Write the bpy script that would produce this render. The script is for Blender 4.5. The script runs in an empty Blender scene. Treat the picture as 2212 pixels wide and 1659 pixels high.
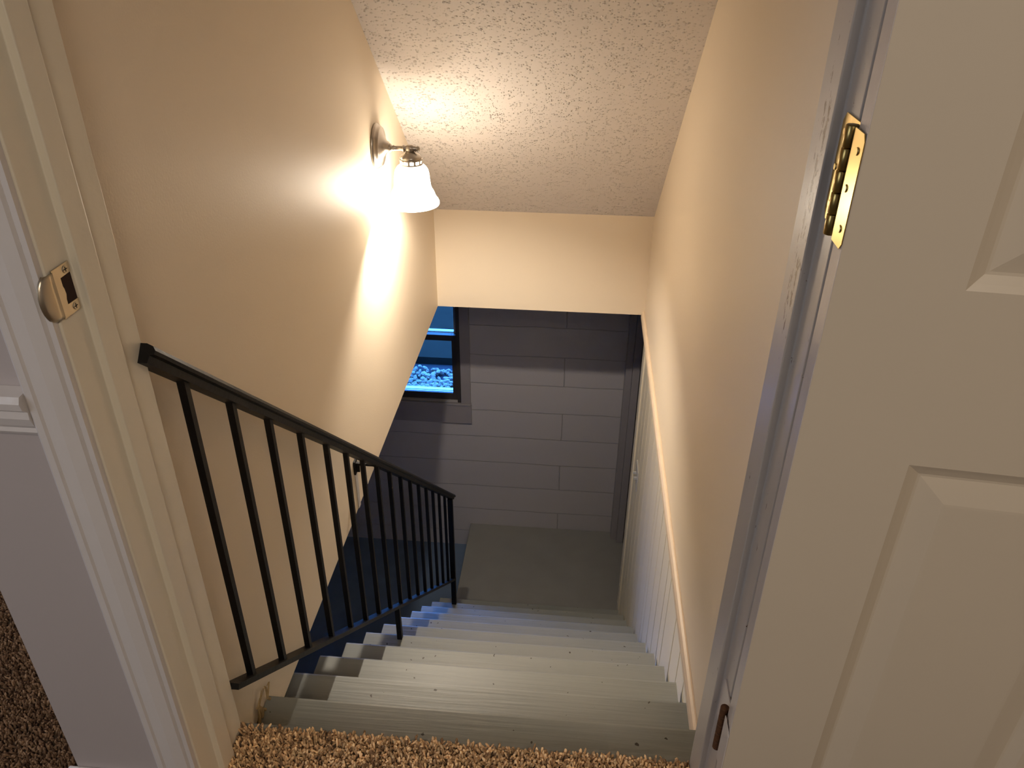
import bpy, bmesh, math, random
from mathutils import Vector, Matrix
random.seed(7)
C = bpy.context.scene.collection
sc = bpy.context.scene

# ------------------------------------------------------------------ camera
CAM = Vector((0.1263, -0.733, 1.3079))
PITCH, YAW, ROLL, FPX = math.radians(30.7306), math.radians(-4.7642), math.radians(0.4539), 1721.1
fw = Vector((math.sin(YAW)*math.cos(PITCH), math.cos(YAW)*math.cos(PITCH), -math.sin(PITCH)))
rt = Vector((math.cos(YAW), -math.sin(YAW), 0)); up = rt.cross(fw)
r2 = math.cos(ROLL)*rt + math.sin(ROLL)*up; u2 = -math.sin(ROLL)*rt + math.cos(ROLL)*up
cam = bpy.data.cameras.new('camera'); co = bpy.data.objects.new('camera', cam); C.objects.link(co)
cam.sensor_fit = 'HORIZONTAL'; cam.sensor_width = 36; cam.lens = 36*FPX/2212; cam.clip_start = 0.02
co.matrix_world = Matrix(((r2.x, u2.x, -fw.x, CAM.x), (r2.y, u2.y, -fw.y, CAM.y), (r2.z, u2.z, -fw.z, CAM.z), (0, 0, 0, 1)))
sc.camera = co
# ------------------------------------------------------------------ exposure
vs = sc.view_settings; vs.view_transform = 'Standard'; vs.look = 'None'; vs.exposure = 0.20; vs.gamma = 1; vs.use_curve_mapping = False
sc.cycles.use_denoising = True; sc.cycles.use_light_tree = False
sc.cycles.use_adaptive_sampling = True; sc.cycles.adaptive_threshold = 0.06; sc.cycles.adaptive_min_samples = 16
sc.cycles.max_bounces = 7; sc.cycles.diffuse_bounces = 5; sc.cycles.glossy_bounces = 3; sc.cycles.transparent_max_bounces = 12
sc.cycles.caustics_reflective = False; sc.cycles.sample_clamp_indirect = 4
# ------------------------------------------------------------------ dusk sky
w = bpy.data.worlds.new('dusk'); sc.world = w; w.use_nodes = True
bg = w.node_tree.nodes['Background']; bg.inputs[0].default_value = (0.06, 0.30, 1.0, 1); bg.inputs[1].default_value = 19

def area(name, loc, target, sx, sy, power, col, portal=False):
    l = bpy.data.lights.new(name, 'AREA'); l.shape = 'RECTANGLE'; l.size = sx; l.size_y = sy
    l.energy = power; l.color = col
    o = bpy.data.objects.new(name, l); C.objects.link(o); o.location = loc
    o.rotation_euler = (Vector(target)-Vector(loc)).to_track_quat('-Z', 'Y').to_euler()
    if portal: l.cycles.is_portal = True
    return o
area('window_portal', (-1.41, 3.67, -0.98), (-1.41, 0, -0.98), 1.6, .84, 1, (1, 1, 1), True)
# daylight from the upstairs windows behind and left of the camera, and the hall's ceiling lamp
area('room_window_light', (-2.6, -1.6, 1.5), (0.2, 0, 0.8), 1.0, 1.2, 15.5, (0.82, 0.88, 1.0))
area('room_ceiling_light', (0.5, -1.9, 2.35), (0.5, -1.6, 0), 0.6, .6, 22.5, (1.0, 0.86, 0.70))
area('hall_light', (-2.0, 1.6, 2.3), (-2.0, 1.6, 0), .8, .8, 9.0, (0.95, 0.88, 0.95))

# ------------------------------------------------------------------ materials
def mat(name, col, rough=.5, metal=0, spec=.5, var=0, varscale=8, bump=0, bscale=60, emis=None, estr=0):
    m = bpy.data.materials.new(name); m.use_nodes = True; nt = m.node_tree
    b = nt.nodes['Principled BSDF']; b.inputs['Base Color'].default_value = (*col, 1)
    b.inputs['Roughness'].default_value = rough; b.inputs['Metallic'].default_value = metal
    b.inputs['Specular IOR Level'].default_value = spec
    if emis: b.inputs['Emission Color'].default_value = (*emis, 1); b.inputs['Emission Strength'].default_value = estr
    tc = nt.nodes.new('ShaderNodeTexCoord')
    if var:
        n = nt.nodes.new('ShaderNodeTexNoise'); n.inputs['Scale'].default_value = varscale; n.inputs['Detail'].default_value = 5
        nt.links.new(tc.outputs['Object'], n.inputs['Vector'])
        mx = nt.nodes.new('ShaderNodeMix'); mx.data_type = 'RGBA'
        mx.inputs[6].default_value = (*[c*(1-var) for c in col], 1); mx.inputs[7].default_value = (*[min(1, c*(1+var)) for c in col], 1)
        nt.links.new(n.outputs['Fac'], mx.inputs[0]); nt.links.new(mx.outputs[2], b.inputs['Base Color'])
    if bump:
        n = nt.nodes.new('ShaderNodeTexNoise'); n.inputs['Scale'].default_value = bscale; n.inputs['Detail'].default_value = 3
        nt.links.new(tc.outputs['Object'], n.inputs['Vector'])
        bp = nt.nodes.new('ShaderNodeBump'); bp.inputs['Strength'].default_value = bump; bp.inputs['Distance'].default_value = .002
        nt.links.new(n.outputs['Fac'], bp.inputs['Height']); nt.links.new(bp.outputs[0], b.inputs['Normal'])
    return m
def N(m, t): return m.node_tree.nodes.new(t)
def LK(m, a, b): m.node_tree.links.new(a, b)
def bsdf(m): return m.node_tree.nodes['Principled BSDF']

M = {}
M['beige'] = mat('beige_wall_paint', (.85, .735, .575), .5, var=.02, varscale=3, bump=.12, bscale=220)
M['mauve'] = mat('upstairs_wall_paint', (.46, .41, .40), .6, bump=.1, bscale=200)
M['hall'] = mat('upstairs_far_paint', (.5, .46, .44), .7)
M['white'] = mat('white_gloss_trim', (.68, .64, .62), .3, var=.03, varscale=20, bump=.25, bscale=70)
M['jamb_white'] = mat('worn_gloss_jamb', (.62, .57, .545), .28, bump=.3, bscale=60)
M['jamb_bounce_tint'] = mat('bounce_tinted_gloss_jamb', (.80, .74, .61), .3, bump=.25, bscale=55)  # white paint; warm bounce off the beige wall is put into this colour
M['door'] = mat('almond_door_paint', (.62, .53, .41), .36, spec=.45, var=.02, varscale=6)
M['capwood'] = mat('white_cap_trim', (.80, .66, .50), .4, var=.08, varscale=30)
M['panel'] = mat('painted_panelling', (.92, .85, .69), .38, var=.03, varscale=5)
M['steel'] = mat('black_iron', (.006, .005, .005), .5, spec=.25, bump=.3, bscale=90)
M['nickel'] = mat('brushed_nickel', (.46, .42, .37), .30, 1.0)
M['brass'] = mat('polished_brass', (.80, .58, .20), .22, 1.0, var=.15, varscale=60)
M['brass_dk'] = mat('tarnished_brass', (.38, .28, .10), .3, 1.0, var=.3, varscale=80)
M['rust'] = mat('rusty_brown_knuckle', (.12, .05, .02), .7, .2, var=.6, varscale=150, bump=.6, bscale=200)
M['strike'] = mat('satin_strike_metal', (.62, .55, .43), .33, 1.0)
M['dark'] = mat('dark_mortise', (.03, .012, .008), .9)
M['groovedark'] = mat('screw_slot', (.03, .025, .02), .7)
M['greytrim'] = mat('grey_painted_trim', (.36, .34, .36), .5, var=.06, varscale=12, bump=.2, bscale=80)
M['greydoor'] = mat('grey_painted_door', (.16, .15, .17), .6)
M['darkframe'] = mat('dark_sash_paint', (.055, .047, .043), .5)
M['cementfloor'] = mat('blue_lit_floor_paint', (.15, .22, .34), .22, var=.2, varscale=9, bump=.2, bscale=60)  # grey floor; blue window light is tinted into this base colour
M['landing'] = mat('landing_paint', (.30, .30, .28), .38, var=.12, varscale=7, bump=.3, bscale=50)
M['basewall'] = mat('basement_paint', (.22, .21, .21), .7)
M['caulk'] = mat('cut_carpet_backing', (.42, .30, .15), .9, var=.4, varscale=90)
M['sill'] = mat('white_vinyl_sill', (.62, .62, .62), .4)
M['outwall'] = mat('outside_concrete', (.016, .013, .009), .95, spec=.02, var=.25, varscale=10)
M['soil'] = mat('dark_edging', (.03, .03, .035), .95, spec=.02, var=.3, varscale=14)
M['stone'] = mat('white_stone', (.24, .21, .18), .8, spec=.15, var=.4, varscale=28)

# popcorn ceiling
m = mat('popcorn_ceiling', (.76, .71, .68), .75)
tc = N(m, 'ShaderNodeTexCoord'); v = N(m, 'ShaderNodeTexVoronoi'); v.inputs['Scale'].default_value = 125; v.inputs['Randomness'].default_value = 1
n = N(m, 'ShaderNodeTexNoise'); n.inputs['Scale'].default_value = 30; n.inputs['Detail'].default_value = 1
LK(m, tc.outputs['Object'], v.inputs['Vector']); LK(m, tc.outputs['Object'], n.inputs['Vector'])
sc_ = N(m, 'ShaderNodeSeparateColor'); LK(m, v.outputs['Color'], sc_.inputs[0])
th = N(m, 'ShaderNodeMapRange'); th.inputs[1].default_value = .35; th.inputs[2].default_value = .65; th.inputs[3].default_value = .55; th.inputs[4].default_value = 1
LK(m, n.outputs['Fac'], th.inputs[0])
rd = N(m, 'ShaderNodeMath'); rd.operation = 'MULTIPLY'; LK(m, sc_.outputs[0], rd.inputs[0]); LK(m, th.outputs[0], rd.inputs[1])
rs = N(m, 'ShaderNodeMath'); rs.operation = 'MULTIPLY'; rs.inputs[1].default_value = .72; LK(m, rd.outputs[0], rs.inputs[0])
mu = N(m, 'ShaderNodeMath'); mu.operation = 'SUBTRACT'; mu.use_clamp = True; LK(m, rs.outputs[0], mu.inputs[0]); LK(m, v.outputs['Distance'], mu.inputs[1])
bp = N(m, 'ShaderNodeBump'); bp.inputs['Strength'].default_value = .9; bp.inputs['Distance'].default_value = .013
LK(m, mu.outputs[0], bp.inputs['Height']); LK(m, bp.outputs[0], bsdf(m).inputs['Normal'])
M['popcorn'] = m

# painted concrete block
m = mat('painted_block', (.16, .145, .14), .55)
tc = N(m, 'ShaderNodeTexCoord'); sp = N(m, 'ShaderNodeSeparateXYZ'); cb = N(m, 'ShaderNodeCombineXYZ')
LK(m, tc.outputs['Object'], sp.inputs[0])
ax = N(m, 'ShaderNodeMath'); ax.operation = 'ADD'; ax.inputs[1].default_value = 10.05
az = N(m, 'ShaderNodeMath'); az.operation = 'ADD'
BR = 0.2035
az.inputs[1].default_value = 1.241 + 20*BR
LK(m, sp.outputs[0], ax.inputs[0]); LK(m, sp.outputs[2], az.inputs[0]); LK(m, ax.outputs[0], cb.inputs[0]); LK(m, az.outputs[0], cb.inputs[1])
br = N(m, 'ShaderNodeTexBrick'); br.inputs['Scale'].default_value = 1; br.inputs['Brick Width'].default_value = 2.9; br.inputs['Row Height'].default_value = BR
br.inputs['Mortar Size'].default_value = .0028; br.inputs['Mortar Smooth'].default_value = .6
br.inputs['Color1'].default_value = (.56, .54, .56, 1); br.inputs['Color2'].default_value = (.54, .52, .54, 1); br.inputs['Mortar'].default_value = (.50, .48, .50, 1)
nn = N(m, 'ShaderNodeTexNoise'); nn.inputs['Scale'].default_value = 5; LK(m, cb.outputs[0], nn.inputs['Vector'])
dm = N(m, 'ShaderNodeVectorMath'); dm.operation = 'MULTIPLY_ADD'; dm.inputs[1].default_value = (.014, .014, .014)
LK(m, nn.outputs['Color'], dm.inputs[0]); LK(m, cb.outputs[0], dm.inputs[2])
LK(m, dm.outputs[0], br.inputs['Vector'])
LK(m, br.outputs['Color'], bsdf(m).inputs['Base Color'])
n = N(m, 'ShaderNodeTexNoise'); n.inputs['Scale'].default_value = 120; LK(m, tc.outputs['Object'], n.inputs['Vector'])
s = N(m, 'ShaderNodeMath'); s.operation = 'MULTIPLY_ADD'; s.inputs[1].default_value = -1.0
n2 = N(m, 'ShaderNodeMath'); n2.operation = 'MULTIPLY'; n2.inputs[1].default_value = .12; LK(m, n.outputs['Fac'], n2.inputs[0])
LK(m, br.outputs['Fac'], s.inputs[0]); LK(m, n2.outputs[0], s.inputs[2])
bp = N(m, 'ShaderNodeBump'); bp.inputs['Strength'].default_value = 1; bp.inputs['Distance'].default_value = .006
LK(m, s.outputs[0], bp.inputs['Height']); LK(m, bp.outputs[0], bsdf(m).inputs['Normal'])
M['block'] = m

# grey stair paint with wood grain, nail pits and flecks of dirt
m = mat('worn_grey_stair_paint', (.25, .25, .215), .46, spec=.5)
tc = N(m, 'ShaderNodeTexCoord'); mp = N(m, 'ShaderNodeMapping'); mp.inputs['Scale'].default_value = (2.2, 55, 30)
g = N(m, 'ShaderNodeTexNoise'); g.inputs['Scale'].default_value = 1.6; g.inputs['Detail'].default_value = 5; g.inputs['Distortion'].default_value = .4
LK(m, tc.outputs['Object'], mp.inputs['Vector']); LK(m, mp.outputs[0], g.inputs['Vector'])
bp = N(m, 'ShaderNodeBump'); bp.inputs['Strength'].default_value = .5; bp.inputs['Distance'].default_value = .0022
LK(m, g.outputs['Fac'], bp.inputs['Height'])
vo = N(m, 'ShaderNodeTexVoronoi'); vo.inputs['Scale'].default_value = 32
dn = N(m, 'ShaderNodeTexNoise'); dn.inputs['Scale'].default_value = 60; dn.inputs['Detail'].default_value = 2
LK(m, tc.outputs['Object'], dn.inputs['Vector'])
dx = N(m, 'ShaderNodeMix'); dx.data_type = 'RGBA'; dx.inputs[0].default_value = .02
LK(m, tc.outputs['Object'], dx.inputs[6]); LK(m, dn.outputs['Color'], dx.inputs[7]); LK(m, dx.outputs[2], vo.inputs['Vector'])
sz = N(m, 'ShaderNodeSeparateColor'); LK(m, vo.outputs['Color'], sz.inputs[0])
ths = N(m, 'ShaderNodeMath'); ths.operation = 'MULTIPLY'; ths.inputs[1].default_value = .135
pw = N(m, 'ShaderNodeMath'); pw.operation = 'POWER'; pw.inputs[1].default_value = 1.7; LK(m, sz.outputs[0], pw.inputs[0]); LK(m, pw.outputs[0], ths.inputs[0])
lt = N(m, 'ShaderNodeMath'); lt.operation = 'LESS_THAN'; LK(m, vo.outputs['Distance'], lt.inputs[0]); LK(m, ths.outputs[0], lt.inputs[1])
pn = N(m, 'ShaderNodeTexNoise'); pn.inputs['Scale'].default_value = 4.5; pn.inputs['Detail'].default_value = 4; LK(m, tc.outputs['Object'], pn.inputs['Vector'])
cr = N(m, 'ShaderNodeMix'); cr.data_type = 'RGBA'; cr.inputs[6].default_value = (.235, .255, .24, 1); cr.inputs[7].default_value = (.30, .305, .285, 1); LK(m, pn.outputs['Fac'], cr.inputs[0])
cm = N(m, 'ShaderNodeMix'); cm.data_type = 'RGBA'; LK(m, lt.outputs[0], cm.inputs[0]); LK(m, cr.outputs[2], cm.inputs[6]); cm.inputs[7].default_value = (.05, .04, .03, 1)
LK(m, cm.outputs[2], bsdf(m).inputs['Base Color'])
b2 = N(m, 'ShaderNodeBump'); b2.inputs['Strength'].default_value = .8; b2.inputs['Distance'].default_value = .003; b2.invert = True
LK(m, lt.outputs[0], b2.inputs['Height']); LK(m, bp.outputs[0], b2.inputs['Normal']); LK(m, b2.outputs[0], bsdf(m).inputs['Normal'])
M['stair'] = m

# chipped jamb (brown wood under chipped paint, only on the worn face)
m = mat('chipped_gloss_jamb', (.54, .50, .46), .3)
tc = N(m, 'ShaderNodeTexCoord'); mp = N(m, 'ShaderNodeMapping'); mp.inputs['Scale'].default_value = (1, 2.2, .75)
n = N(m, 'ShaderNodeTexNoise'); n.inputs['Scale'].default_value = 55; n.inputs['Detail'].default_value = 5; n.inputs['Roughness'].default_value = .65
LK(m, tc.outputs['Object'], mp.inputs['Vector']); LK(m, mp.outputs[0], n.inputs['Vector'])
sp = N(m, 'ShaderNodeSeparateXYZ'); LK(m, tc.outputs['Object'], sp.inputs[0])
# band along the stop's inner edge (y about .105), between z .95 and 1.2
by = N(m, 'ShaderNodeMath'); by.operation = 'SUBTRACT'; by.inputs[1].default_value = .098; LK(m, sp.outputs[1], by.inputs[0])
ba = N(m, 'ShaderNodeMath'); ba.operation = 'ABSOLUTE'; LK(m, by.outputs[0], ba.inputs[0])
bm = N(m, 'ShaderNodeMapRange'); bm.inputs[1].default_value = .010; bm.inputs[2].default_value = .032; bm.inputs[3].default_value = .15; bm.inputs[4].default_value = 0; LK(m, ba.outputs[0], bm.inputs[0])
zz = N(m, 'ShaderNodeMath'); zz.operation = 'SUBTRACT'; zz.inputs[1].default_value = 1.04; LK(m, sp.outputs[2], zz.inputs[0])
za = N(m, 'ShaderNodeMath'); za.operation = 'ABSOLUTE'; LK(m, zz.outputs[0], za.inputs[0])
zm = N(m, 'ShaderNodeMapRange'); zm.inputs[1].default_value = .10; zm.inputs[2].default_value = .19; zm.inputs[3].default_value = 1; zm.inputs[4].default_value = 0; LK(m, za.outputs[0], zm.inputs[0])
mm = N(m, 'ShaderNodeMath'); mm.operation = 'MULTIPLY'; LK(m, bm.outputs[0], mm.inputs[0]); LK(m, zm.outputs[0], mm.inputs[1])
ad = N(m, 'ShaderNodeMath'); ad.operation = 'ADD'; LK(m, mm.outputs[0], ad.inputs[0]); LK(m, n.outputs['Fac'], ad.inputs[1])
gt = N(m, 'ShaderNodeMath'); gt.operation = 'GREATER_THAN'; gt.inputs[1].default_value = .69; LK(m, ad.outputs[0], gt.inputs[0])
cm = N(m, 'ShaderNodeMix'); cm.data_type = 'RGBA'; cm.inputs[6].default_value = (.54, .50, .46, 1); cm.inputs[7].default_value = (.09, .035, .015, 1)
LK(m, gt.outputs[0], cm.inputs[0]); LK(m, cm.outputs[2], bsdf(m).inputs['Base Color'])
b1 = N(m, 'ShaderNodeBump'); b1.invert = True; b1.inputs['Strength'].default_value = .7; b1.inputs['Distance'].default_value = .001
LK(m, gt.outputs[0], b1.inputs['Height']); LK(m, b1.outputs[0], bsdf(m).inputs['Normal'])
M['chipped'] = m

# carpet yarn: every tuft its own shade (mesh colour attribute)
m = mat('carpet_yarn', (.3, .2, .12), .95, spec=.1)
at = N(m, 'ShaderNodeAttribute'); at.attribute_name = 'yarn'; LK(m, at.outputs['Color'], bsdf(m).inputs['Base Color'])
M['yarn'] = m
M['backing'] = mat('carpet_backing', (.10, .07, .045), .95)

# lamp glass
m = bpy.data.materials.new('frosted_lit_glass'); m.use_nodes = True; nt = m.node_tree; nt.nodes.clear()
o = nt.nodes.new('ShaderNodeOutputMaterial'); tr = nt.nodes.new('ShaderNodeBsdfTransparent'); tr.inputs[0].default_value = (1, .97, .92, 1)
tl = nt.nodes.new('ShaderNodeBsdfTranslucent'); tl.inputs[0].default_value = (.48, .475, .46, 1)
em = nt.nodes.new('ShaderNodeEmission'); em.inputs[0].default_value = (1, .86, .69, 1); em.inputs[1].default_value = 12
gl = nt.nodes.new('ShaderNodeBsdfGlossy'); gl.inputs['Roughness'].default_value = .2
m1 = nt.nodes.new('ShaderNodeMixShader'); m1.inputs[0].default_value = .94; m2 = nt.nodes.new('ShaderNodeMixShader'); m2.inputs[0].default_value = .06; a1 = nt.nodes.new('ShaderNodeAddShader')
nt.links.new(tr.outputs[0], m1.inputs[1]); nt.links.new(tl.outputs[0], m1.inputs[2]); nt.links.new(m1.outputs[0], m2.inputs[1]); nt.links.new(gl.outputs[0], m2.inputs[2])
nt.links.new(m2.outputs[0], a1.inputs[0]); nt.links.new(em.outputs[0], a1.inputs[1]); nt.links.new(a1.outputs[0], o.inputs[0])
M['lampglass'] = m
M['bulb'] = mat('lit_bulb', (1, 1, 1), .5, emis=(1, .88, .68), estr=20)
# window pane
m = bpy.data.materials.new('window_glass'); m.use_nodes = True; nt = m.node_tree; nt.nodes.clear()
o = nt.nodes.new('ShaderNodeOutputMaterial'); tr = nt.nodes.new('ShaderNodeBsdfTransparent'); tr.inputs[0].default_value = (.95, .97, 1, 1)
gl = nt.nodes.new('ShaderNodeBsdfGlossy'); gl.inputs['Roughness'].default_value = .03; fr = nt.nodes.new('ShaderNodeFresnel')
ms = nt.nodes.new('ShaderNodeMixShader'); nt.links.new(fr.outputs[0], ms.inputs[0]); nt.links.new(tr.outputs[0], ms.inputs[1]); nt.links.new(gl.outputs[0], ms.inputs[2]); nt.links.new(ms.outputs[0], o.inputs[0])
M['glass'] = m

# ------------------------------------------------------------------ mesh helpers
def build(name, bm, m, parent=None, bevel=0, seg=2, smooth=False):
    bmesh.ops.recalc_face_normals(bm, faces=bm.faces)
    if bevel:
        es = [e for e in bm.edges if len(e.link_faces) == 2 and e.calc_face_angle(0) > .5]
        bmesh.ops.bevel(bm, geom=es, offset=bevel, segments=seg, affect='EDGES', profile=.5, clamp_overlap=True)
    me = bpy.data.meshes.new(name); bm.to_mesh(me); bm.free()
    o = bpy.data.objects.new(name, me); C.objects.link(o)
    for mm_ in (m if isinstance(m, list) else [m]): me.materials.append(mm_)
    if smooth:
        for p in me.polygons: p.use_smooth = True
    if parent: o.parent = parent; o.matrix_parent_inverse = Matrix.Translation(-parent.location) if not parent.parent else Matrix.Translation(-parent.location)
    return o
def box(bm, a, b, mi=0):
    x0, y0, z0 = a; x1, y1, z1 = b
    vs_ = [bm.verts.new(p) for p in ((x0,y0,z0),(x1,y0,z0),(x1,y1,z0),(x0,y1,z0),(x0,y0,z1),(x1,y0,z1),(x1,y1,z1),(x0,y1,z1))]
    for f in ((0,3,2,1),(4,5,6,7),(0,1,5,4),(1,2,6,5),(2,3,7,6),(3,0,4,7)):
        bm.faces.new([vs_[i] for i in f]).material_index = mi
def B(*bx):
    bm = bmesh.new()
    for b in bx: box(bm, *b)
    return bm
def prism(poly, axis, lo, hi, bm=None):
    """extrude a 2-D polygon along axis: x -> (y,z), y -> (x,z), z -> (x,y)"""
    bm = bm or bmesh.new()
    def P(p, t): return {'x': (t, p[0], p[1]), 'y': (p[0], t, p[1]), 'z': (p[0], p[1], t)}[axis]
    a = [bm.verts.new(P(p, lo)) for p in poly]; b = [bm.verts.new(P(p, hi)) for p in poly]
    bm.faces.new(a); bm.faces.new(b[::-1])
    for i in range(len(poly)): bm.faces.new((a[i], a[(i+1) % len(poly)], b[(i+1) % len(poly)], b[i]))
    return bm
def sweep(prof, p0, p1, side, upv, bm=None):
    """profile (s,u) swept from p0 to p1"""
    bm = bm or bmesh.new(); p0, p1, side, upv = Vector(p0), Vector(p1), Vector(side), Vector(upv)
    a = [bm.verts.new(p0+side*s+upv*t) for s, t in prof]; b = [bm.verts.new(p1+side*s+upv*t) for s, t in prof]
    bm.faces.new(a); bm.faces.new(b[::-1])
    for i in range(len(prof)): bm.faces.new((a[i], a[(i+1) % len(prof)], b[(i+1) % len(prof)], b[i]))
    return bm
def lathe(prof, origin, axis=(0,0,1), seg=40, bm=None, cap=False, sx=1, sy=1):
    """prof: list of (radius, height)"""
    bm = bm or bmesh.new(); q = Vector((0,0,1)).rotation_difference(Vector(axis)); rings = []
    for r, h in prof:
        if r < 1e-6: rings.append([bm.verts.new(Vector(origin)+q @ Vector((0,0,h)))])
        else: rings.append([bm.verts.new(Vector(origin)+q @ Vector((r*sx*math.cos(2*math.pi*k/seg), r*sy*math.sin(2*math.pi*k/seg), h))) for k in range(seg)])
    for a, b in zip(rings, rings[1:]):
        for k in range(seg):
            A = [a[k % len(a)], a[(k+1) % len(a)]]; Bb = [b[(k+1) % len(b)], b[k % len(b)]]
            vs_ = list(dict.fromkeys(A+Bb))
            if len(vs_) >= 3:
                try: bm.faces.new(vs_)
                except ValueError: pass
    return bm
def shellmod(o, t):
    s_ = o.modifiers.new('thickness', 'SOLIDIFY'); s_.thickness = t; s_.offset = 0
def tag(o, label=None, cat=None, group=None, kind=None):
    if label: o['label'] = label
    if cat: o['category'] = cat
    if group: o['group'] = group
    if kind: o['kind'] = kind
    return o
def struct(name, bm, m, label, cat, **k): return tag(build(name, bm, m, None, **k), label, cat, kind='structure')
def empty(name, loc, label, cat, group=None, kind=None):
    o = bpy.data.objects.new(name, None); C.objects.link(o); o.location = loc; o.empty_display_size = .1
    return tag(o, label, cat, group, kind)

# ------------------------------------------------------------------ measures
XL, XR, YH, ZC, ZT, SL = -.508, .457, 2.637, -.296, .174, .876      # stairwell walls, header, basement ceiling, slope
XT0, XT1, Y0, RUN, RISE = -.572, .482, .3907, .2247, .2             # treads
ZF, ZLAND, YB = -2.6, -2.4, 3.547
XJL, XJR, YW0, YW1 = -.448, .3735, .028, .165                       # door jambs
def bk(x, z): return CAM.x+(x-CAM.x)*.955, CAM.z+(z-CAM.z)*.955      # back wall readings taken at y 3.749
ROOMZ = 2.45

# ------------------------------------------------------------------ setting: upper floor
HX = -.668
struct('floor', B(((-3.2,-3.2,-.29),(2.2,YW1,-.004)), ((-3.2,YW1,-.29),(HX,3.45,-.004))), M['backing'], 'upstairs subfloor under brown carpet at the top of the stairs', 'floor')
struct('wall_front_left', B(((HX,YW0,-.003),(XJL-.019,YW1,2.06))), M['mauve'], 'narrow greyish mauve wall left of the door casing', 'wall')
struct('wall_front_right', B(((XJR+.019,YW0,-.003),(2.2,YW1,2.06))), M['mauve'], 'upstairs wall behind the open almond door', 'wall')
struct('wall_front_top', B(((HX,YW0,2.06),(2.2,YW1,ROOMZ))), M['mauve'], 'wall above the stair doorway', 'wall')
zl = lambda y: ZT+SL*(YH-y)
struct('wall_left', prism([(YW1,ZC),(YH+.11,ZC),(YH+.11,ZT+.1),(YW1,zl(YW1)+.1)], 'x', HX, XL), M['beige'], 'long beige stairwell wall carrying the lit sconce', 'wall')
struct('wall_right', prism([(YW1,ZC),(YH+.11,ZC),(YH+.11,ZT+.1),(YW1,zl(YW1)+.1)], 'x', XR, .60), M['beige'], 'beige stairwell wall above the white cap trim on the right', 'wall')
struct('wall_header', B(((XL,YH,ZC),(XR,YH+.11,ZT+.08))), M['beige'], 'beige header wall between sloped ceiling and basement opening', 'wall')
struct('ceiling', prism([(YW1,zl(YW1)),(YH,ZT),(YH,ZT+.08),(YH-.01,ZT+.15),(YW1,zl(YW1)+.15)], 'x', XL, XR), M['popcorn'], 'sloped popcorn textured ceiling over the stairs', 'ceiling')
struct('ceiling.001', B(((-4.1,YH+.11,ZC),(1.2,YB+.15,ZC+.1)), ((-4.1,-1.1,ZC-.05),(HX,YB+.15,ZC)), ((HX,YH+.111,ZC-.05),(1.2,YB+.15,ZC))), M['basewall'], 'dark basement ceiling beyond the header', 'ceiling')
struct('ceiling.002', B(((-3.2,-3.2,ROOMZ),(2.2,YW1,ROOMZ+.1)), ((-3.2,YW1,ROOMZ),(HX,3.45,ROOMZ+.1))), M['hall'], 'upstairs room ceiling out of view', 'ceiling')
struct('wall_room', B(((-3.3,-3.3,-.29),(2.3,-3.2,ROOMZ)), ((-3.3,-3.2,-.29),(-3.2,3.5,ROOMZ)), ((2.2,-3.2,-.29),(2.3,YW1,ROOMZ)), ((-3.2,3.45,-.29),(HX,3.5,ROOMZ)), ((HX-.03,YW1,-.003),(HX,3.45,ROOMZ))), M['hall'], 'upstairs room walls behind the camera', 'wall')
# basement shell
bx0, bz0 = bk(-.643, -1.47)      # pane right, pane bottom
cx0, cz0 = bk(-.521, -1.684)     # casing right, apron bottom
WX0, WX1, WZ0, WZ1 = -2.20, bx0+.055, cz0+.152, -.56
struct('wall_back', B(((-4.1,YB,ZF),(WX0,YB+.14,ZC)), ((WX1,YB,ZF),(1.2,YB+.14,ZC)), ((WX0,YB,ZF),(WX1,YB+.14,WZ0)), ((WX0,YB,WZ1),(WX1,YB+.14,ZC))), M['block'], 'grey painted concrete block wall at the foot of the stairs', 'wall')
struct('floor.001', B(((-4.1,-1.1,ZF-.1),(1.2,YB+.2,ZF))), M['cementfloor'], 'dark basement floor left of the landing catching blue light, some of it tinted into its colour', 'floor')
struct('wall_basement', B(((-4.2,-1.2,ZF),(-4.1,YB+.2,ZC)), ((-4.1,-1.2,ZF),(1.2,-1.1,ZC)), ((1.2,-1.2,ZF),(1.3,YB+.2,ZC))), M['basewall'], 'basement outer walls out of view', 'wall')
# panelling on the right under the cap trim, with real V grooves
XP = .492
gy = [.30,.42,.555,.66,.81,.92,1.047,1.22,1.305,1.436,1.564,1.70,1.776,1.93,2.047,2.20,2.33,2.47,2.60]
poly = [(XP, .05)]
for g_ in gy: poly += [(XP, g_-.005), (XP+.009, g_-.0015), (XP+.009, g_+.0015), (XP, g_+.005)]
poly += [(XP, 2.76), (XP+.02, 2.76), (XP+.02, .05)]
struct('wall_right_lower', prism(poly, 'z', ZF, ZC-.0005), M['panel'], 'cream vertical groove panelling below the cap trim', 'wall')
struct('wall_right_core', B(((XP+.021,.05,ZF),(.66,2.76,ZC-.001))), M['basewall'], 'wall core behind the grooved panelling', 'wall')
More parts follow.
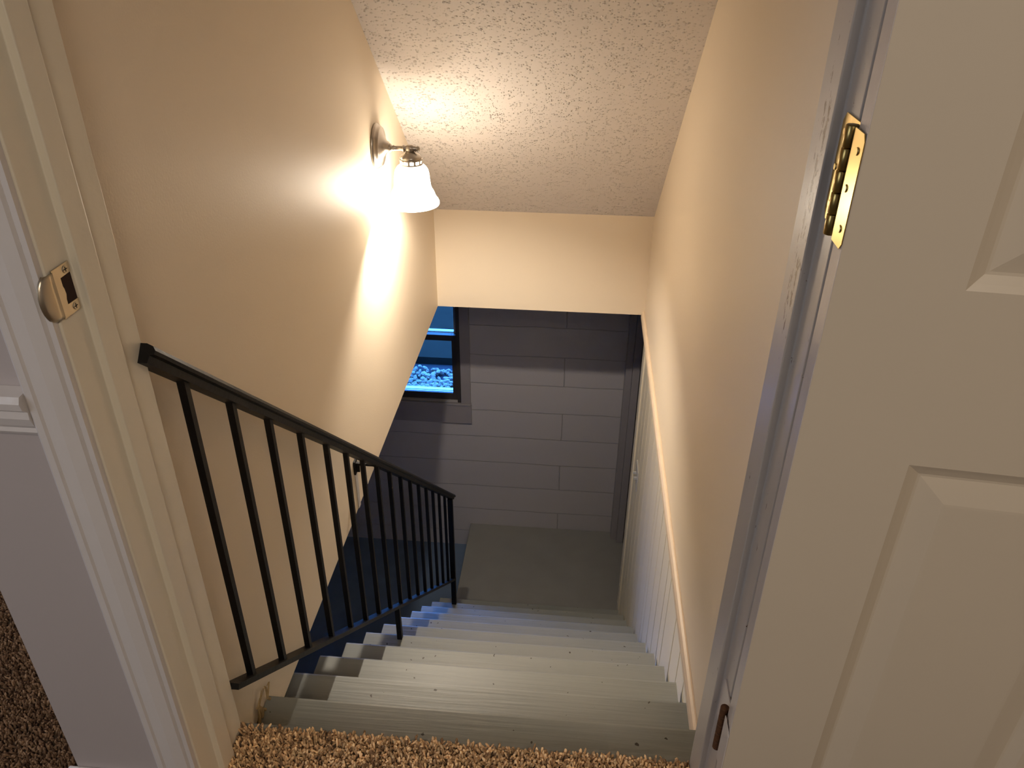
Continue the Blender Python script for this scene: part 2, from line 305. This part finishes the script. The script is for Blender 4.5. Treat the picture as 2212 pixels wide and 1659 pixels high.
# corner trim at the panel's far end
struct('trim_1', B(((XP-.008,2.72,ZLAND),(XP+.03,2.80,ZC-.02)), ), M['panel'], 'vertical corner trim ending the grooved panelling', 'trim', bevel=.002)
prof = [(0,-.022),(.010,-.022),(.014,-.017),(.014,.004),(.010,.012),(.004,.016),(0,.016)]
struct('trim_2', sweep([(-s_,t_) for s_, t_ in prof], (XR-.0005,.166,ZC), (XR-.0005,YH+.012,ZC), (1,0,0), (0,0,1)), M['capwood'], 'pale wood cap trim running along the bottom of the right beige wall', 'trim')
struct('trim_3', B(((XR-.045,YH+.111,ZC-.022),(XR+.03,YH+.125,ZC+.0))), M['capwood'], 'small white trim return under the header corner', 'trim')
struct('trim_12', B(((XR+.0005,.166,ZC-.02),(XP,2.74,ZC-.0006))), M['capwood'], 'underside strip between beige wall and panelling', 'trim')
# landing's right hand doorway, grey
struct('trim_4', B(((.462,3.47,ZLAND),(.502,YB-.001,ZC-.001)), ((.502,3.44,ZLAND),(.545,YB-.001,ZC-.001))), M['greytrim'], 'grey stepped door casing in the right corner of the landing', 'trim', bevel=.003)
struct('door_2', B(((.60,2.81,ZLAND),(.64,YB-.002,ZC-.051))), M['greydoor'], 'dark grey side door beside the landing', 'door')
struct('wall_right_far', B(((.641,2.765,ZF),(.70,YB-.001,ZC-.051))), M['basewall'], 'dark wall behind the side door', 'wall')

# ------------------------------------------------------------------ door frame (jambs with stops), casings
struct('trim_5', prism([(XJL,YW0-.001),(XJL,.073),(XJL+.010,.073),(XJL+.010,.110),(XJL+.006,.116),(XJL,.118),(XJL,YW1+.003),(XJL-.0185,YW1+.003),(XJL-.0185,YW0-.001)], 'z', -.003, 2.04),
       M['jamb_bounce_tint'], 'white door jamb, warm bounce light tinted in, with stop on the left holding the strike plate', 'door jamb', bevel=.0015)
struct('trim_6', prism([(XJR,YW0-.001),(XJR,.073),(XJR-.010,.073),(XJR-.010,.108),(XJR-.006,.116),(XJR,.118),(XJR,YW1+.003),(XJR+.0185,YW1+.003),(XJR+.0185,YW0-.001)], 'z', -.003, 2.04),
       M['chipped'], 'chipped white door jamb on the right carrying the hinges', 'door jamb', bevel=.0015)
struct('trim_7', B(((XJL,YW0,2.04),(XJR,YW1,2.058))), M['jamb_bounce_tint'], 'door head jamb above the camera view', 'door jamb')
# colonial casing, left: profile in (x,y)
def casing(x0, x1, y, d):       # x0 inner edge, x1 outer edge
    w_ = x1-x0
    return [(x0, y), (x0, y-d*.55), (x0+w_*.10, y-d*.62), (x0+w_*.14, y-d*.45), (x0+w_*.18, y-d*.72), (x0+w_*.45, y-d*.95), (x0+w_*.72, y-d*1.0), (x0+w_*.76, y-d*.80), (x0+w_*.80, y-d*1.02), (x0+w_*.93, y-d*1.05), (x1, y-d*.85), (x1, y)]
struct('trim_8', prism(casing(XJL-.003, -.512, YW0-.0012, .016), 'z', 0, 2.10), M['white'], 'white moulded door casing on the left of the doorway', 'door casing')
struct('trim_9', prism(casing(XJR+.008, .445, YW0-.0012, .013), 'z', 0, 2.10), M['jamb_white'], 'white door casing squeezed behind the open door', 'door casing')
# chair rail and baseboard on the narrow wall
cr_ = [(0,-.036),(.006,-.034),(.010,-.028),(.009,-.022),(.014,-.016),(.018,-.004),(.017,.006),(.024,.012),(.026,.022),(.022,.030),(0,.032)]
struct('trim_10', sweep([(s_, t_) for s_, t_ in cr_], (HX-.002, YW0-.0005, .785), (-.513, YW0-.0005, .785), (0,-1,0), (0,0,1)), M['white'], 'white moulded chair rail on the narrow mauve wall', 'chair rail')
struct('baseboard_front', prism([(HX-.014,.002),(HX-.014,.062),(-.513,.062),(-.513,.002)], 'y', YW0-.013, YW0-.0005), M['white'], 'white baseboard stub left of the door casing', 'baseboard', bevel=.002)

# ------------------------------------------------------------------ carpet pile
def tufts(x0, x1, y0, y1, step, z, seed, tint):
    rnd = random.Random(seed); V = []; F = []; cols = []
    pal = [(.42,.29,.17),(.33,.22,.125),(.25,.16,.09),(.50,.36,.22),(.16,.10,.06),(.37,.25,.15)]
    ny = int((y1-y0)/step); nx = int((x1-x0)/step)
    for j in range(ny):
        for i in range(nx):
            cx = x0+(i+.5+.5*(j % 2)+rnd.uniform(-.45,.45))*step; cy = y0+(j+.5+rnd.uniform(-.45,.45))*step
            if cx > x1 or (inside and inside(cx, cy)): continue
            h = rnd.uniform(.008,.0150); r = rnd.uniform(.0015,.0025); a = rnd.uniform(0,6.28); lx, ly = rnd.gauss(0,.0045), rnd.gauss(0,.0045)
            c = rnd.choice(pal); k_ = rnd.uniform(.6,1.25); c = tuple(q*k_*t for q, t in zip(c, tint)); b0 = len(V)
            for lvl, (hh, rr) in enumerate(((0,.75),(.45,1.0),(.82,1.05),(1.0,.55))):
                for q in range(5):
                    aa = a+q*1.2566+lvl*.55; el = 1+.35*(q % 2)
                    V.append((cx+lx*hh+rr*r*el*math.cos(aa), cy+ly*hh+rr*r*el*math.sin(aa), z+h*hh)); cols.append((*c, 1))
            for lvl in range(3):
                for q in range(5):
                    p_ = b0+lvl*5; F.append((p_+q, p_+(q+1) % 5, p_+5+(q+1) % 5, p_+5+q))
            F.append(tuple(b0+15+q for q in range(5)))
    return V, F, cols
def carpet(name, regions, tint, label):
    V, F, K = [], [], []
    for rg in regions:
        v_, f_, k_ = tufts(*rg, tint); off = len(V); V += v_; F += [tuple(i+off for i in f) for f in f_]; K += k_
    me = bpy.data.meshes.new(name); me.from_pydata(V, [], F); me.update()
    at_ = me.color_attributes.new('yarn', 'FLOAT_COLOR', 'POINT'); at_.data.foreach_set('color', [c for k in K for c in k])
    for p in me.polygons: p.use_smooth = True
    o = bpy.data.objects.new(name, me); C.objects.link(o); me.materials.append(M['yarn'])
    return tag(o, label, 'carpet', kind='stuff')
inside = None
carpet('carpet', [(XJL+.002, XJR, -.16,   .170, .0044, -.0045, 3)], (2.2, 2.2, 2.1), 'tan and brown shag carpet edge at the top of the stairs')
inside = lambda x, y: y > YW0-.016 and x > HX-.035
carpet('carpet.001', [(-1.15, -.62, -.10, .55, .0047, -.0045, 5)], (.75, .68, .68), 'dark brown carpet of the hall beyond the narrow mauve wall')
# ------------------------------------------------------------------ staircase
st = empty('staircase', (0, .17, ZF), 'grey painted wooden staircase with worn treads going down to the landing', 'stairs')
nos = lambda i: Y0+(i-1)*RUN
for i in range(1, 12):
    y1 = nos(i); y0_ = y1-RUN-.012 if i > 1 else YW1+.0205; z = -RISE*i
    xl_ = XL+.002 if i == 1 else XT0+random.uniform(-.006,.006); xr_ = .4555 if i == 1 else XT1+random.uniform(-.006,.004)
    bm = bmesh.new(); nseg = 5; t_ = .036; rr = .008
    pf = [(y0_, z), (y1-rr, z), (y1-rr*.35, z-rr*.15), (y1, z-rr), (y1, z-t_+.006), (y1-.006, z-t_), (y0_, z-t_)]
    o = build('tread', prism(pf, 'x', xl_, xr_), M['stair'], st)
    bm = B(((xl_+.004, y1-.052, z-RISE+.0005), (xr_-.004, y1-.033, z-t_-.0005)))
    build('riser', bm, M['stair'], st)
build('riser', B(((XL+.002, YW1+.001, -.199), (.4555, YW1+.020, -.012))), M['stair'], st)
# stringers
def stringer(x0, x1):
    pts = []
    for i in range(2, 12): pts += [(nos(i-1)-.056, -RISE*i-.037), (nos(i)-.056, -RISE*i-.037)]
    pts = [(YW1+.05, -.45)] + pts + [(nos(11)-.053, ZF+.001), (nos(11)-.25, ZF+.001), (YW1+.05, -.78)]
    return prism(pts, 'x', x0, x1)
build('stringer', stringer(-.545, -.510), M['stair'], st); build('stringer', stringer(.43, .465), M['stair'], st)
lo = tag(build('landing_platform', B(((-.514, nos(11)-.032, ZF), (XP+.1, YB-.001, ZLAND-.0))), M['landing'], None, bevel=.004), 'dark grey painted landing platform at the foot of the stairs', 'landing')
# frayed leftover carpet fibre by the first tread
bm = bmesh.new()
def tube(bm, pts, r, seg=6):
    pts = [Vector(p) for p in pts]; rings = []
    for k, p in enumerate(pts):
        d = (pts[min(k+1, len(pts)-1)]-pts[max(k-1, 0)]).normalized(); a = d.orthogonal().normalized(); b = d.cross(a)
        rad = r[k] if isinstance(r, (list, tuple)) else r
        rings.append([bm.verts.new(p+rad*(math.cos(2*math.pi*q/seg)*a+math.sin(2*math.pi*q/seg)*b)) for q in range(seg)])
    for a_, b_ in zip(rings, rings[1:]):
        for q in range(seg): bm.faces.new((a_[q], a_[(q+1) % seg], b_[(q+1) % seg], b_[q]))
    bm.faces.new(rings[0]); bm.faces.new(rings[-1][::-1]); return bm
for s_ in range(7):
    y = .335+random.uniform(-.02,.045); x = XL+.004
    tube(bm, [(x+.004, y, -.198), (x+.004, y+random.uniform(-.01,.012), -.185), (x+.003, y+random.uniform(-.02,.02), -.165+random.uniform(0,.012)), (x+.005, y+random.uniform(-.02,.025), -.15+random.uniform(0,.02))], [.004,.003,.002,.001])
tag(build('carpet_scrap', bm, M['caulk'], None), 'frayed tan carpet fibres stuck in the corner of the first tread', 'carpet scrap', kind='stuff')

# ------------------------------------------------------------------ railing
XRL = -.447; SR = .9053
ztop = lambda y: .807+.16*1.0*.9053-.9053*y+.0            # underside line follows below
ztop = lambda y: .807-SR*(y-.16)+.012
zbot = lambda y: .119-.862*(y-.16)
rl = empty('stair_railing', (XRL, 2.40, -2.0), 'black iron stair railing with square balusters along the left wall', 'railing')
pz = math.atan(.9011)
def along(prof, ya, yb, f, x=XRL, m='steel', name='top_rail'):
    p0, p1 = Vector((x, ya, f(ya))), Vector((x, yb, f(yb))); d = (p1-p0).normalized(); n_ = Vector((1,0,0)).cross(d)*-1
    if n_.z < 0: n_ = -n_
    return build(name, sweep(prof, p0, p1, (1,0,0), n_), M[m], rl)
cap = [(-.020,-.008),(-.021,-.003),(-.017,.003),(-.008,.0065),(.008,.0065),(.017,.003),(.021,-.003),(.020,-.008),(.014,-.010),(.0125,-.021),(-.0125,-.021),(-.014,-.010)]
YT1 = 2.475
along([(a_, b_-.012) for a_, b_ in cap], YW1+.004, YT1, ztop)
along([(-.0125,-.005),(.0125,-.005),(.0125,.006),(-.0125,.006)], YW1+.004, 2.425, zbot, name='bottom_rail')
ys = [.2414,.372,.504,.647,.790,.923,1.055,1.188,1.325,1.460,1.595,1.728,1.863,1.995,2.13,2.265]
BAL = .0062
under = lambda y: ztop(y)-.026/math.cos(pz)+.001
for y in ys:
    bm = bmesh.new(); a = BAL
    y0b, y1b = y-a, y+a
    vv = [bm.verts.new(p) for p in ((XRL-a,y0b,zbot(y0b)+.006),(XRL+a,y0b,zbot(y0b)+.006),(XRL+a,y1b,zbot(y1b)+.006),(XRL-a,y1b,zbot(y1b)+.006),(XRL-a,y0b,under(y0b)),(XRL+a,y0b,under(y0b)),(XRL+a,y1b,under(y1b)),(XRL-a,y1b,under(y1b)))]
    for f in ((0,3,2,1),(4,5,6,7),(0,1,5,4),(1,2,6,5),(2,3,7,6),(3,0,4,7)): bm.faces.new([vv[i] for i in f])
    build('baluster', bm, M['steel'], rl)
build('post', B(((XRL-.0125,2.398,-1.9999),(XRL+.0125,2.423,under(2.42)))), M['steel'], rl, bevel=.001)
build('support_leg', B(((XRL-.009,1.262,-.9999),(XRL+.009,1.280,zbot(1.272)))), M['steel'], rl, bevel=.001)
# wall bracket
bz = under(1.17)
bm = B(((XL+.0005,1.150,bz-.035),(XL+.006,1.176,bz+.012)), ((XL+.004,1.157,bz-.004),(XRL+.008,1.169,bz+.004)))
build('wall_bracket', bm, M['steel'], rl, bevel=.0008)
build('bracket_brace', B(((XL+.0055,1.160,bz-.030),(XL+.016,1.166,bz-.002))), M['steel'], rl)
tag(build('wall_strip', B(((XL+.0003,1.153,ZC+.001),(XL+.004,1.173,bz-.036))), M['white'], None, bevel=.001), 'narrow pale strip on the left wall below the railing bracket', 'wall strip')

# ------------------------------------------------------------------ sconce
LX, LY, PZ = -.400, 1.722, .672
sn = empty('wall_sconce', (XL, LY, PZ), 'lit nickel wall sconce with frosted bell glass shade on the beige wall', 'lamp')
pl = [(0,.0003),(.069,.0003),(.070,.004),(.066,.008),(.0655,.010),(.0635,.0105),(.062,.015),(.0585,.0185),(.0580,.0200),(.054,.0205),(.048,.0225),(.034,.0265),(.019,.034),(.015,.042),(0,.043)]
bm = lathe(pl, (XL, LY, PZ+.004), (1,0,0), 48)
build('back_plate', bm, M['nickel'], sn, smooth=True)
ar = [(0,.04),(.013,.04),(.014,.046),(.010,.050),(.0075,.052),(.010,.056),(.0075,.060),(.0075,.083),(.0105,.086),(.0105,.090),(.008,.092),(.012,.100),(.013,.108),(.012,.116),(.008,.120),(.010,.124),(.007,.127),(.009,.131),(.008,.136),(0,.139)]
build('arm', lathe(ar, (XL, LY, PZ), (1,0,0), 24), M['nickel'], sn, smooth=True)
SX = LX
cup = [(0,PZ-.008),(.012,PZ-.009),(.018,PZ-.013),(.030,PZ-.020),(.034,PZ-.027),(.033,PZ-.031)]
build('socket_cup', lathe(cup, (SX, LY, 0), (0,0,1), 40), M['nickel'], sn, smooth=True)
# slotted gallery ring
bm = bmesh.new()
for za, zb in ((PZ-.031, PZ-.034), (PZ-.0435, PZ-.048)):
    lathe([(.0325,za),(.036,za),(.037,zb),(.0325,zb),(.0325,za)], (SX, LY, 0), (0,0,1), 40, bm)
for k in range(12):
    a0 = k*math.pi/6; 
    for q in range(1):
        pts_ = [(math.cos(a0+t)*r_, math.sin(a0+t)*r_) for t, r_ in ((-.09,.0335),(-.09,.036),(.09,.036),(.09,.0335))]
        prism([(SX+p_[0], LY+p_[1]) for p_ in pts_], 'z', PZ-.0436, PZ-.0339, bm)
build('gallery_ring', bm, M['nickel'], sn)
bell = [(.030,PZ-.040),(.036,PZ-.048),(.045,PZ-.056),(.0515,PZ-.066),(.0545,PZ-.080),(.0560,PZ-.098),(.0575,PZ-.114),(.061,PZ-.126),(.066,PZ-.134),(.069,PZ-.140),(.072,PZ-.150),(.079,PZ-.160),(.083,PZ-.168),(.0835,PZ-.173),(.082,PZ-.176)]
sh = build('glass_shade', lathe(bell, (SX, LY, 0), (0,0,1), 56), M['lampglass'], sn, smooth=True)
bulb = [(0,PZ-.108),(.009,PZ-.1065),(.017,PZ-.101),(.021,PZ-.092),(.019,PZ-.080),(.014,PZ-.069),(.012,PZ-.060),(.012,PZ-.050),(0,PZ-.049)]
bo = build('bulb', lathe(bulb, (SX, LY, 0), (0,0,1), 28), M['bulb'], sn, smooth=True)
pt = bpy.data.lights.new('sconce_bulb_light', 'POINT'); pt.energy = 38; pt.color = (1, .87, .72); pt.shadow_soft_size = .017
po = bpy.data.objects.new('sconce_bulb_light', pt); C.objects.link(po); po.location = (SX, LY, PZ-.127)

# ------------------------------------------------------------------ strike plate
sx0 = XJL+.0004
spp = empty('strike_plate', (XJL, .045, .935), 'curved lip metal strike plate screwed to the left jamb', 'strike plate')
bm = bmesh.new()
zc_ = .935; hz = .029
outer = [(.034,zc_-hz),(.0665,zc_-hz),(.0665,zc_+hz),(.034,zc_+hz)]
hole = [(.048,zc_-.015),(.0665,zc_-.017),(.0665,zc_+.017),(.048,zc_+.015),(.046,zc_+.010),(.048,zc_+.002),(.0485,zc_-.006)]
# plate as strips round the hole
for pg in ([(.034,zc_-hz),(.046,zc_-hz),(.046,zc_+hz),(.034,zc_+hz)], [(.046,zc_+.016),(.0665,zc_+.0165),(.0665,zc_+hz),(.046,zc_+hz)], [(.046,zc_-hz),(.0665,zc_-hz),(.0665,zc_-.0165),(.046,zc_-.016)], [(.046,zc_-.010),(.048,zc_-.004),(.0472,zc_+.003),(.046,zc_+.006)]):
    prism(pg, 'x', sx0, sx0+.0016, bm)
build('plate', bm, M['strike'], spp)
build('latch_hole', prism([(.046,zc_-.016),(.0665,zc_-.0165),(.0665,zc_+.0165),(.046,zc_+.016)], 'x', sx0-.0002, sx0+.0003), M['dark'], spp)
# curved lip wrapping over the jamb edge
bm = bmesh.new(); rows = []
for k in range(13):
    t = -1+2*k/12; ext = .014*math.sqrt(max(0, 1-t*t*.92)); z_ = zc_+t*hz*.93
    rows.append([bm.verts.new(p) for p in ((sx0+.0016,.0345,z_),(sx0+.0013,.0262,z_),(sx0+.0003,.0262-ext*.45,z_),(sx0-.0012,.0262-ext*.9,z_),(sx0-.0042,.0262-ext*1.3,z_))])
for a_, b_ in zip(rows, rows[1:]):
    for q in range(4): bm.faces.new((a_[q], a_[q+1], b_[q+1], b_[q]))
lp = build('curved_lip', bm, M['strike'], spp, smooth=True); shellmod(lp, .0015)
for z_ in (zc_+.0225, zc_-.0225):
    sc_ = build('screw', lathe([(0,.0022),(.0038,.0022),(.0046,.0014),(.0046,0)], (sx0+.0004, .057, z_), (1,0,0), 18), M['strike'], spp)
    bm = B(((sx0+.0025,.0540,z_-.0005),(sx0+.0030,.0600,z_+.0005)), ((sx0+.0025,.0565,z_-.003),(sx0+.0030,.0575,z_+.003)))
    build('screw_slot', bm, M['groovedark'], sc_)

# ------------------------------------------------------------------ hinges
def hinge(zc_, old=False):
    g_ = empty('door_hinge', (.3665, .014, zc_), 'worn rusty hinge half buried in white paint near the carpet' if old else 'shiny brass butt hinge near the top of the right jamb', 'hinge')
    hh = .0445 if old else .0508
    LM, KM = (M['jamb_white'], M['rust']) if old else (M['brass'], M['brass_dk'])
    px_, py_ = .3640, .0100
    rr = .0060
    # leaf on the jamb face
    lf = [(py_+.003,zc_-hh),(.057,zc_-hh),(.064,zc_-hh+.008),(.064,zc_+hh-.008),(.057,zc_+hh),(py_+.003,zc_+hh)]
    a = build('jamb_leaf', prism(lf, 'x', XJR-.0022, XJR-.0002), LM, g_)
    tag(a, 'leaf on the jamb')
    # leaf on the door edge
    lf = [(-.003,zc_-hh),(-.028,zc_-hh),(-.033,zc_-hh+.006),(-.033,zc_+hh-.006),(-.028,zc_+hh),(-.003,zc_+hh)]
    b = build('door_leaf', prism([(u_-.001, v_) for u_, v_ in lf], 'x', .3622, .3633), LM, g_)
    tag(b, 'leaf on the door edge')
    n_ = 5; L_ = 2*hh/n_
    for k in range(n_):
        z_ = zc_-hh+k*L_
        build('knuckle', lathe([(0,0),(rr*.9,0),(rr,.0008),(rr,L_-.0016),(rr*.9,L_-.0008),(0,L_-.0008)], (px_, py_, z_), (0,0,1), 20), KM, g_, smooth=not old)
    if not old:
        for z_, y_ in ((zc_+hh*.68,.052),(zc_,.058),(zc_-hh*.68,.052)):
            s_ = build('screw', lathe([(0,.0012),(.003,.0012),(.0038,0)], (XJR-.0022, y_, z_), (-1,0,0), 14), M['brass'], a)
        for z_, y_ in ((zc_+hh*.68,-.022),(zc_,-.014),(zc_-hh*.68,-.022)):
            build('screw', lathe([(0,.0012),(.003,.0012),(.0038,0)], (.3622, y_, z_), (-1,0,0), 14), M['brass'], b)
    return g_
hinge(1.098); hinge(.318, True)

# ------------------------------------------------------------------ the open door (folded back beside the doorway)
ANG = math.radians(5.6)
D0 = Vector((.3640, -.0335, 0))
dd = Vector((math.cos(ANG), -math.sin(ANG), 0)); dn_ = Vector((-math.sin(ANG)*-1*-1, -math.cos(ANG), 0))   # outward normal of the visible face
dn_ = Vector((-math.sin(ANG), -math.cos(ANG), 0))
DW, DT, DZ0, DZ1 = .80, .034, .022, 2.03
dr = empty('door_1', (D0.x, D0.y, DZ0), 'open almond six panel door folded back on the right', 'door', kind='structure')
def dp(u, z, depth=0): return D0+dd*u+dn_*(-depth)+Vector((0,0,z))
def panel_rects():
    cols_ = ((.112,.345),(.462,.695)); rows_ = ((.215,.825),(1.018,1.600),(1.715,1.905))
    return [(a, b, c, d) for a, b in cols_ for c, d in rows_]
PR = panel_rects()
us = sorted({0, DW, *[r_[0] for r_ in PR], *[r_[1] for r_ in PR]}); zs = sorted({DZ0, DZ1, *[r_[2] for r_ in PR], *[r_[3] for r_ in PR]})
bm = bmesh.new(); cache = {}
def VV(u, z, d):
    k = (round(u,5), round(z,5), round(d,5))
    if k not in cache: cache[k] = bm.verts.new(dp(u, z, d))
    return cache[k]
def quad(a, b, c, d): bm.faces.new((a, b, c, d))
for side_d in (0, DT):
    for a, b in zip(us, us[1:]):
        for c, d in zip(zs, zs[1:]):
            if (a, b, c, d) in PR: continue
            quad(VV(a,c,side_d), VV(b,c,side_d), VV(b,d,side_d), VV(a,d,side_d))
for a, b in zip(us, us[1:]):
    for z_ in (DZ0, DZ1): quad(VV(a,z_,0), VV(b,z_,0), VV(b,z_,DT), VV(a,z_,DT))
for c, d in zip(zs, zs[1:]):
    for u_ in (0, DW): quad(VV(u_,c,0), VV(u_,d,0), VV(u_,d,DT), VV(u_,c,DT))
rings_ = ((0,0),(.006,.0035),(.014,.0075),(.017,.0078),(.045,.0008),(.048,.0006))
for a, b, c, d in PR:
    for s0, s1 in ((0, 1), (DT, -1)):
        prev = None
        for ins, dep in rings_:
            q = [VV(u_, z_, s0+s1*dep) if ins else VV(u_, z_, s0) for u_, z_ in ((a+ins,c+ins),(b-ins,c+ins),(b-ins,d-ins),(a+ins,d-ins))]
            if prev:
                for k in range(4): quad(prev[k], prev[(k+1) % 4], q[(k+1) % 4], q[k])
            prev = q
        bm.faces.new(prev)
build('door_slab', bm, M['door'], dr)
# white painted hinge edge strip
bm = bmesh.new()
for k_ in (0,):
    p_ = [dp(-.0006, DZ0, 0), dp(-.0001, DZ0, 0), dp(-.0001, DZ0, DT), dp(-.0006, DZ0, DT)]
    a = [bm.verts.new(q) for q in p_]; b = [bm.verts.new(q+Vector((0,0,DZ1-DZ0))) for q in p_]
    bm.faces.new(a); bm.faces.new(b[::-1])
    for i in range(4): bm.faces.new((a[i], a[(i+1) % 4], b[(i+1) % 4], b[i]))
tag(build('door_edge', bm, M['jamb_white'], dr), 'white painted hinge edge of the door')

# ------------------------------------------------------------------ switch on the panelling
sw = empty('light_switch', (XP, 2.52, -1.13), 'white double toggle switch plate on the cream panelling', 'light switch')
build('cover_plate', B(((XP-.006,2.46,-1.19),(XP-.0003,2.575,-1.072))), M['sill'], sw, bevel=.002)
for y in (2.495, 2.54):
    build('toggle', B(((XP-.021,y-.004,-1.135),(XP-.0055,y+.004,-1.122))), M['sill'], sw, bevel=.001)

# ------------------------------------------------------------------ back window
wn = empty('window_1', (WX1, YB, WZ0), 'dark painted double hung basement window glowing blue at dusk', 'window', kind='structure')
mr = bk(0, -1.06)[1]           # meeting rail centre height
yw = YB
fr_ = B(((WX0-.11,yw-.018,WZ0-.11),(WX0,yw-.0005,ZC-.052)), ((bx0+.0555,yw-.018,cz0+.151),(cx0,yw-.0005,ZC-.052)), ((WX0-.11,yw-.020,cz0),(cx0+.004,yw-.0005,cz0+.135)))
build('casing', fr_, M['greytrim'], wn, bevel=.002)
build('stool', B(((WX0-.11,yw-.026,cz0+.136),(cx0+.002,yw-.0005,cz0+.150))), M['greytrim'], wn, bevel=.003)
pr = bx0
# inner frame + lower sash (inner), upper sash (outer)
build('window_frame', B(((bx0+.0325,yw-.010,cz0+.152),(bx0+.054,yw+.139,WZ1)), ((WX0-.0,yw+.0,cz0+.152),(WX0+.02,yw+.14,WZ1))), M['darkframe'], wn)
build('lower_sash', B(((pr,yw+.02,WZ0+.002),(pr+.032,yw+.055,mr+.02)), ((WX0+.021,yw+.02,WZ0+.002),(WX0+.06,yw+.055,mr+.02)), ((WX0+.061,yw+.02,WZ0+.002),(pr-.001,yw+.055,bz0-.002)), ((WX0+.061,yw+.02,mr-.018),(pr-.001,yw+.055,mr+.02))), M['darkframe'], wn)
build('upper_sash', B(((pr+.01,yw+.060,mr-.02),(pr+.032,yw+.095,WZ1-.001)), ((WX0+.021,yw+.060,mr-.02),(WX0+.05,yw+.095,WZ1-.001)), ((WX0+.051,yw+.060,WZ1-.04),(pr+.009,yw+.095,WZ1-.001))), M['sill'], wn)
build('meeting_rail', B(((WX0+.051,yw+.060,mr-.02),(pr+.009,yw+.100,mr+.022))), M['sill'], wn, bevel=.003)
build('pane', B(((WX0+.061,yw+.036,bz0-.001),(pr-.001,yw+.039,mr-.019))), M['glass'], wn)
build('pane', B(((WX0+.051,yw+.076,mr+.023),(pr+.009,yw+.079,WZ1-.041))), M['glass'], wn)
build('outer_sill', B(((WX0+.0,yw+.056,WZ0-.02),(WX1-.013,yw+.15,WZ0+.012))), M['sill'], wn, bevel=.004)
# ------------------------------------------------------------------ outside
tag(build('ground', B(((-5,YB+.14,-1.75),(3,YB+.75,-1.56)), ), M['soil'], None), 'dark soil bed outside the basement window', 'ground', kind='structure')
tag(build('ground.001', B(((-5,YB+.75,-1.75),(3,YB+8,-1.50)), ), M['outwall'], None), 'smooth grey paving beyond the gravel outside the window', 'ground', kind='structure')
bm = bmesh.new(); rnd = random.Random(4)
for k in range(2300):
    x = rnd.uniform(-1.9, -.45); yy = rnd.uniform(YB+.16, YB+.66); 
    if yy > YB+.48 and rnd.random() > .28: continue
    r = rnd.uniform(.010, .021)
    mtx = Matrix.Translation((x, yy, -1.555+rnd.uniform(0,.03))) @ Matrix.Rotation(rnd.uniform(0,6), 4, Vector((rnd.random(), rnd.random(), rnd.random()+.1)).normalized()) @ Matrix.Diagonal((r*1.3, r, r*.75, 1))
    g_ = bmesh.ops.create_icosphere(bm, subdivisions=1, radius=1, matrix=mtx)
    for v_ in g_['verts']: v_.co += Vector([rnd.gauss(0, .0016) for _ in range(3)])
tag(build('gravel', bm, M['stone'], None), 'pale gravel stones on the ground outside the basement window', 'gravel', kind='stuff')
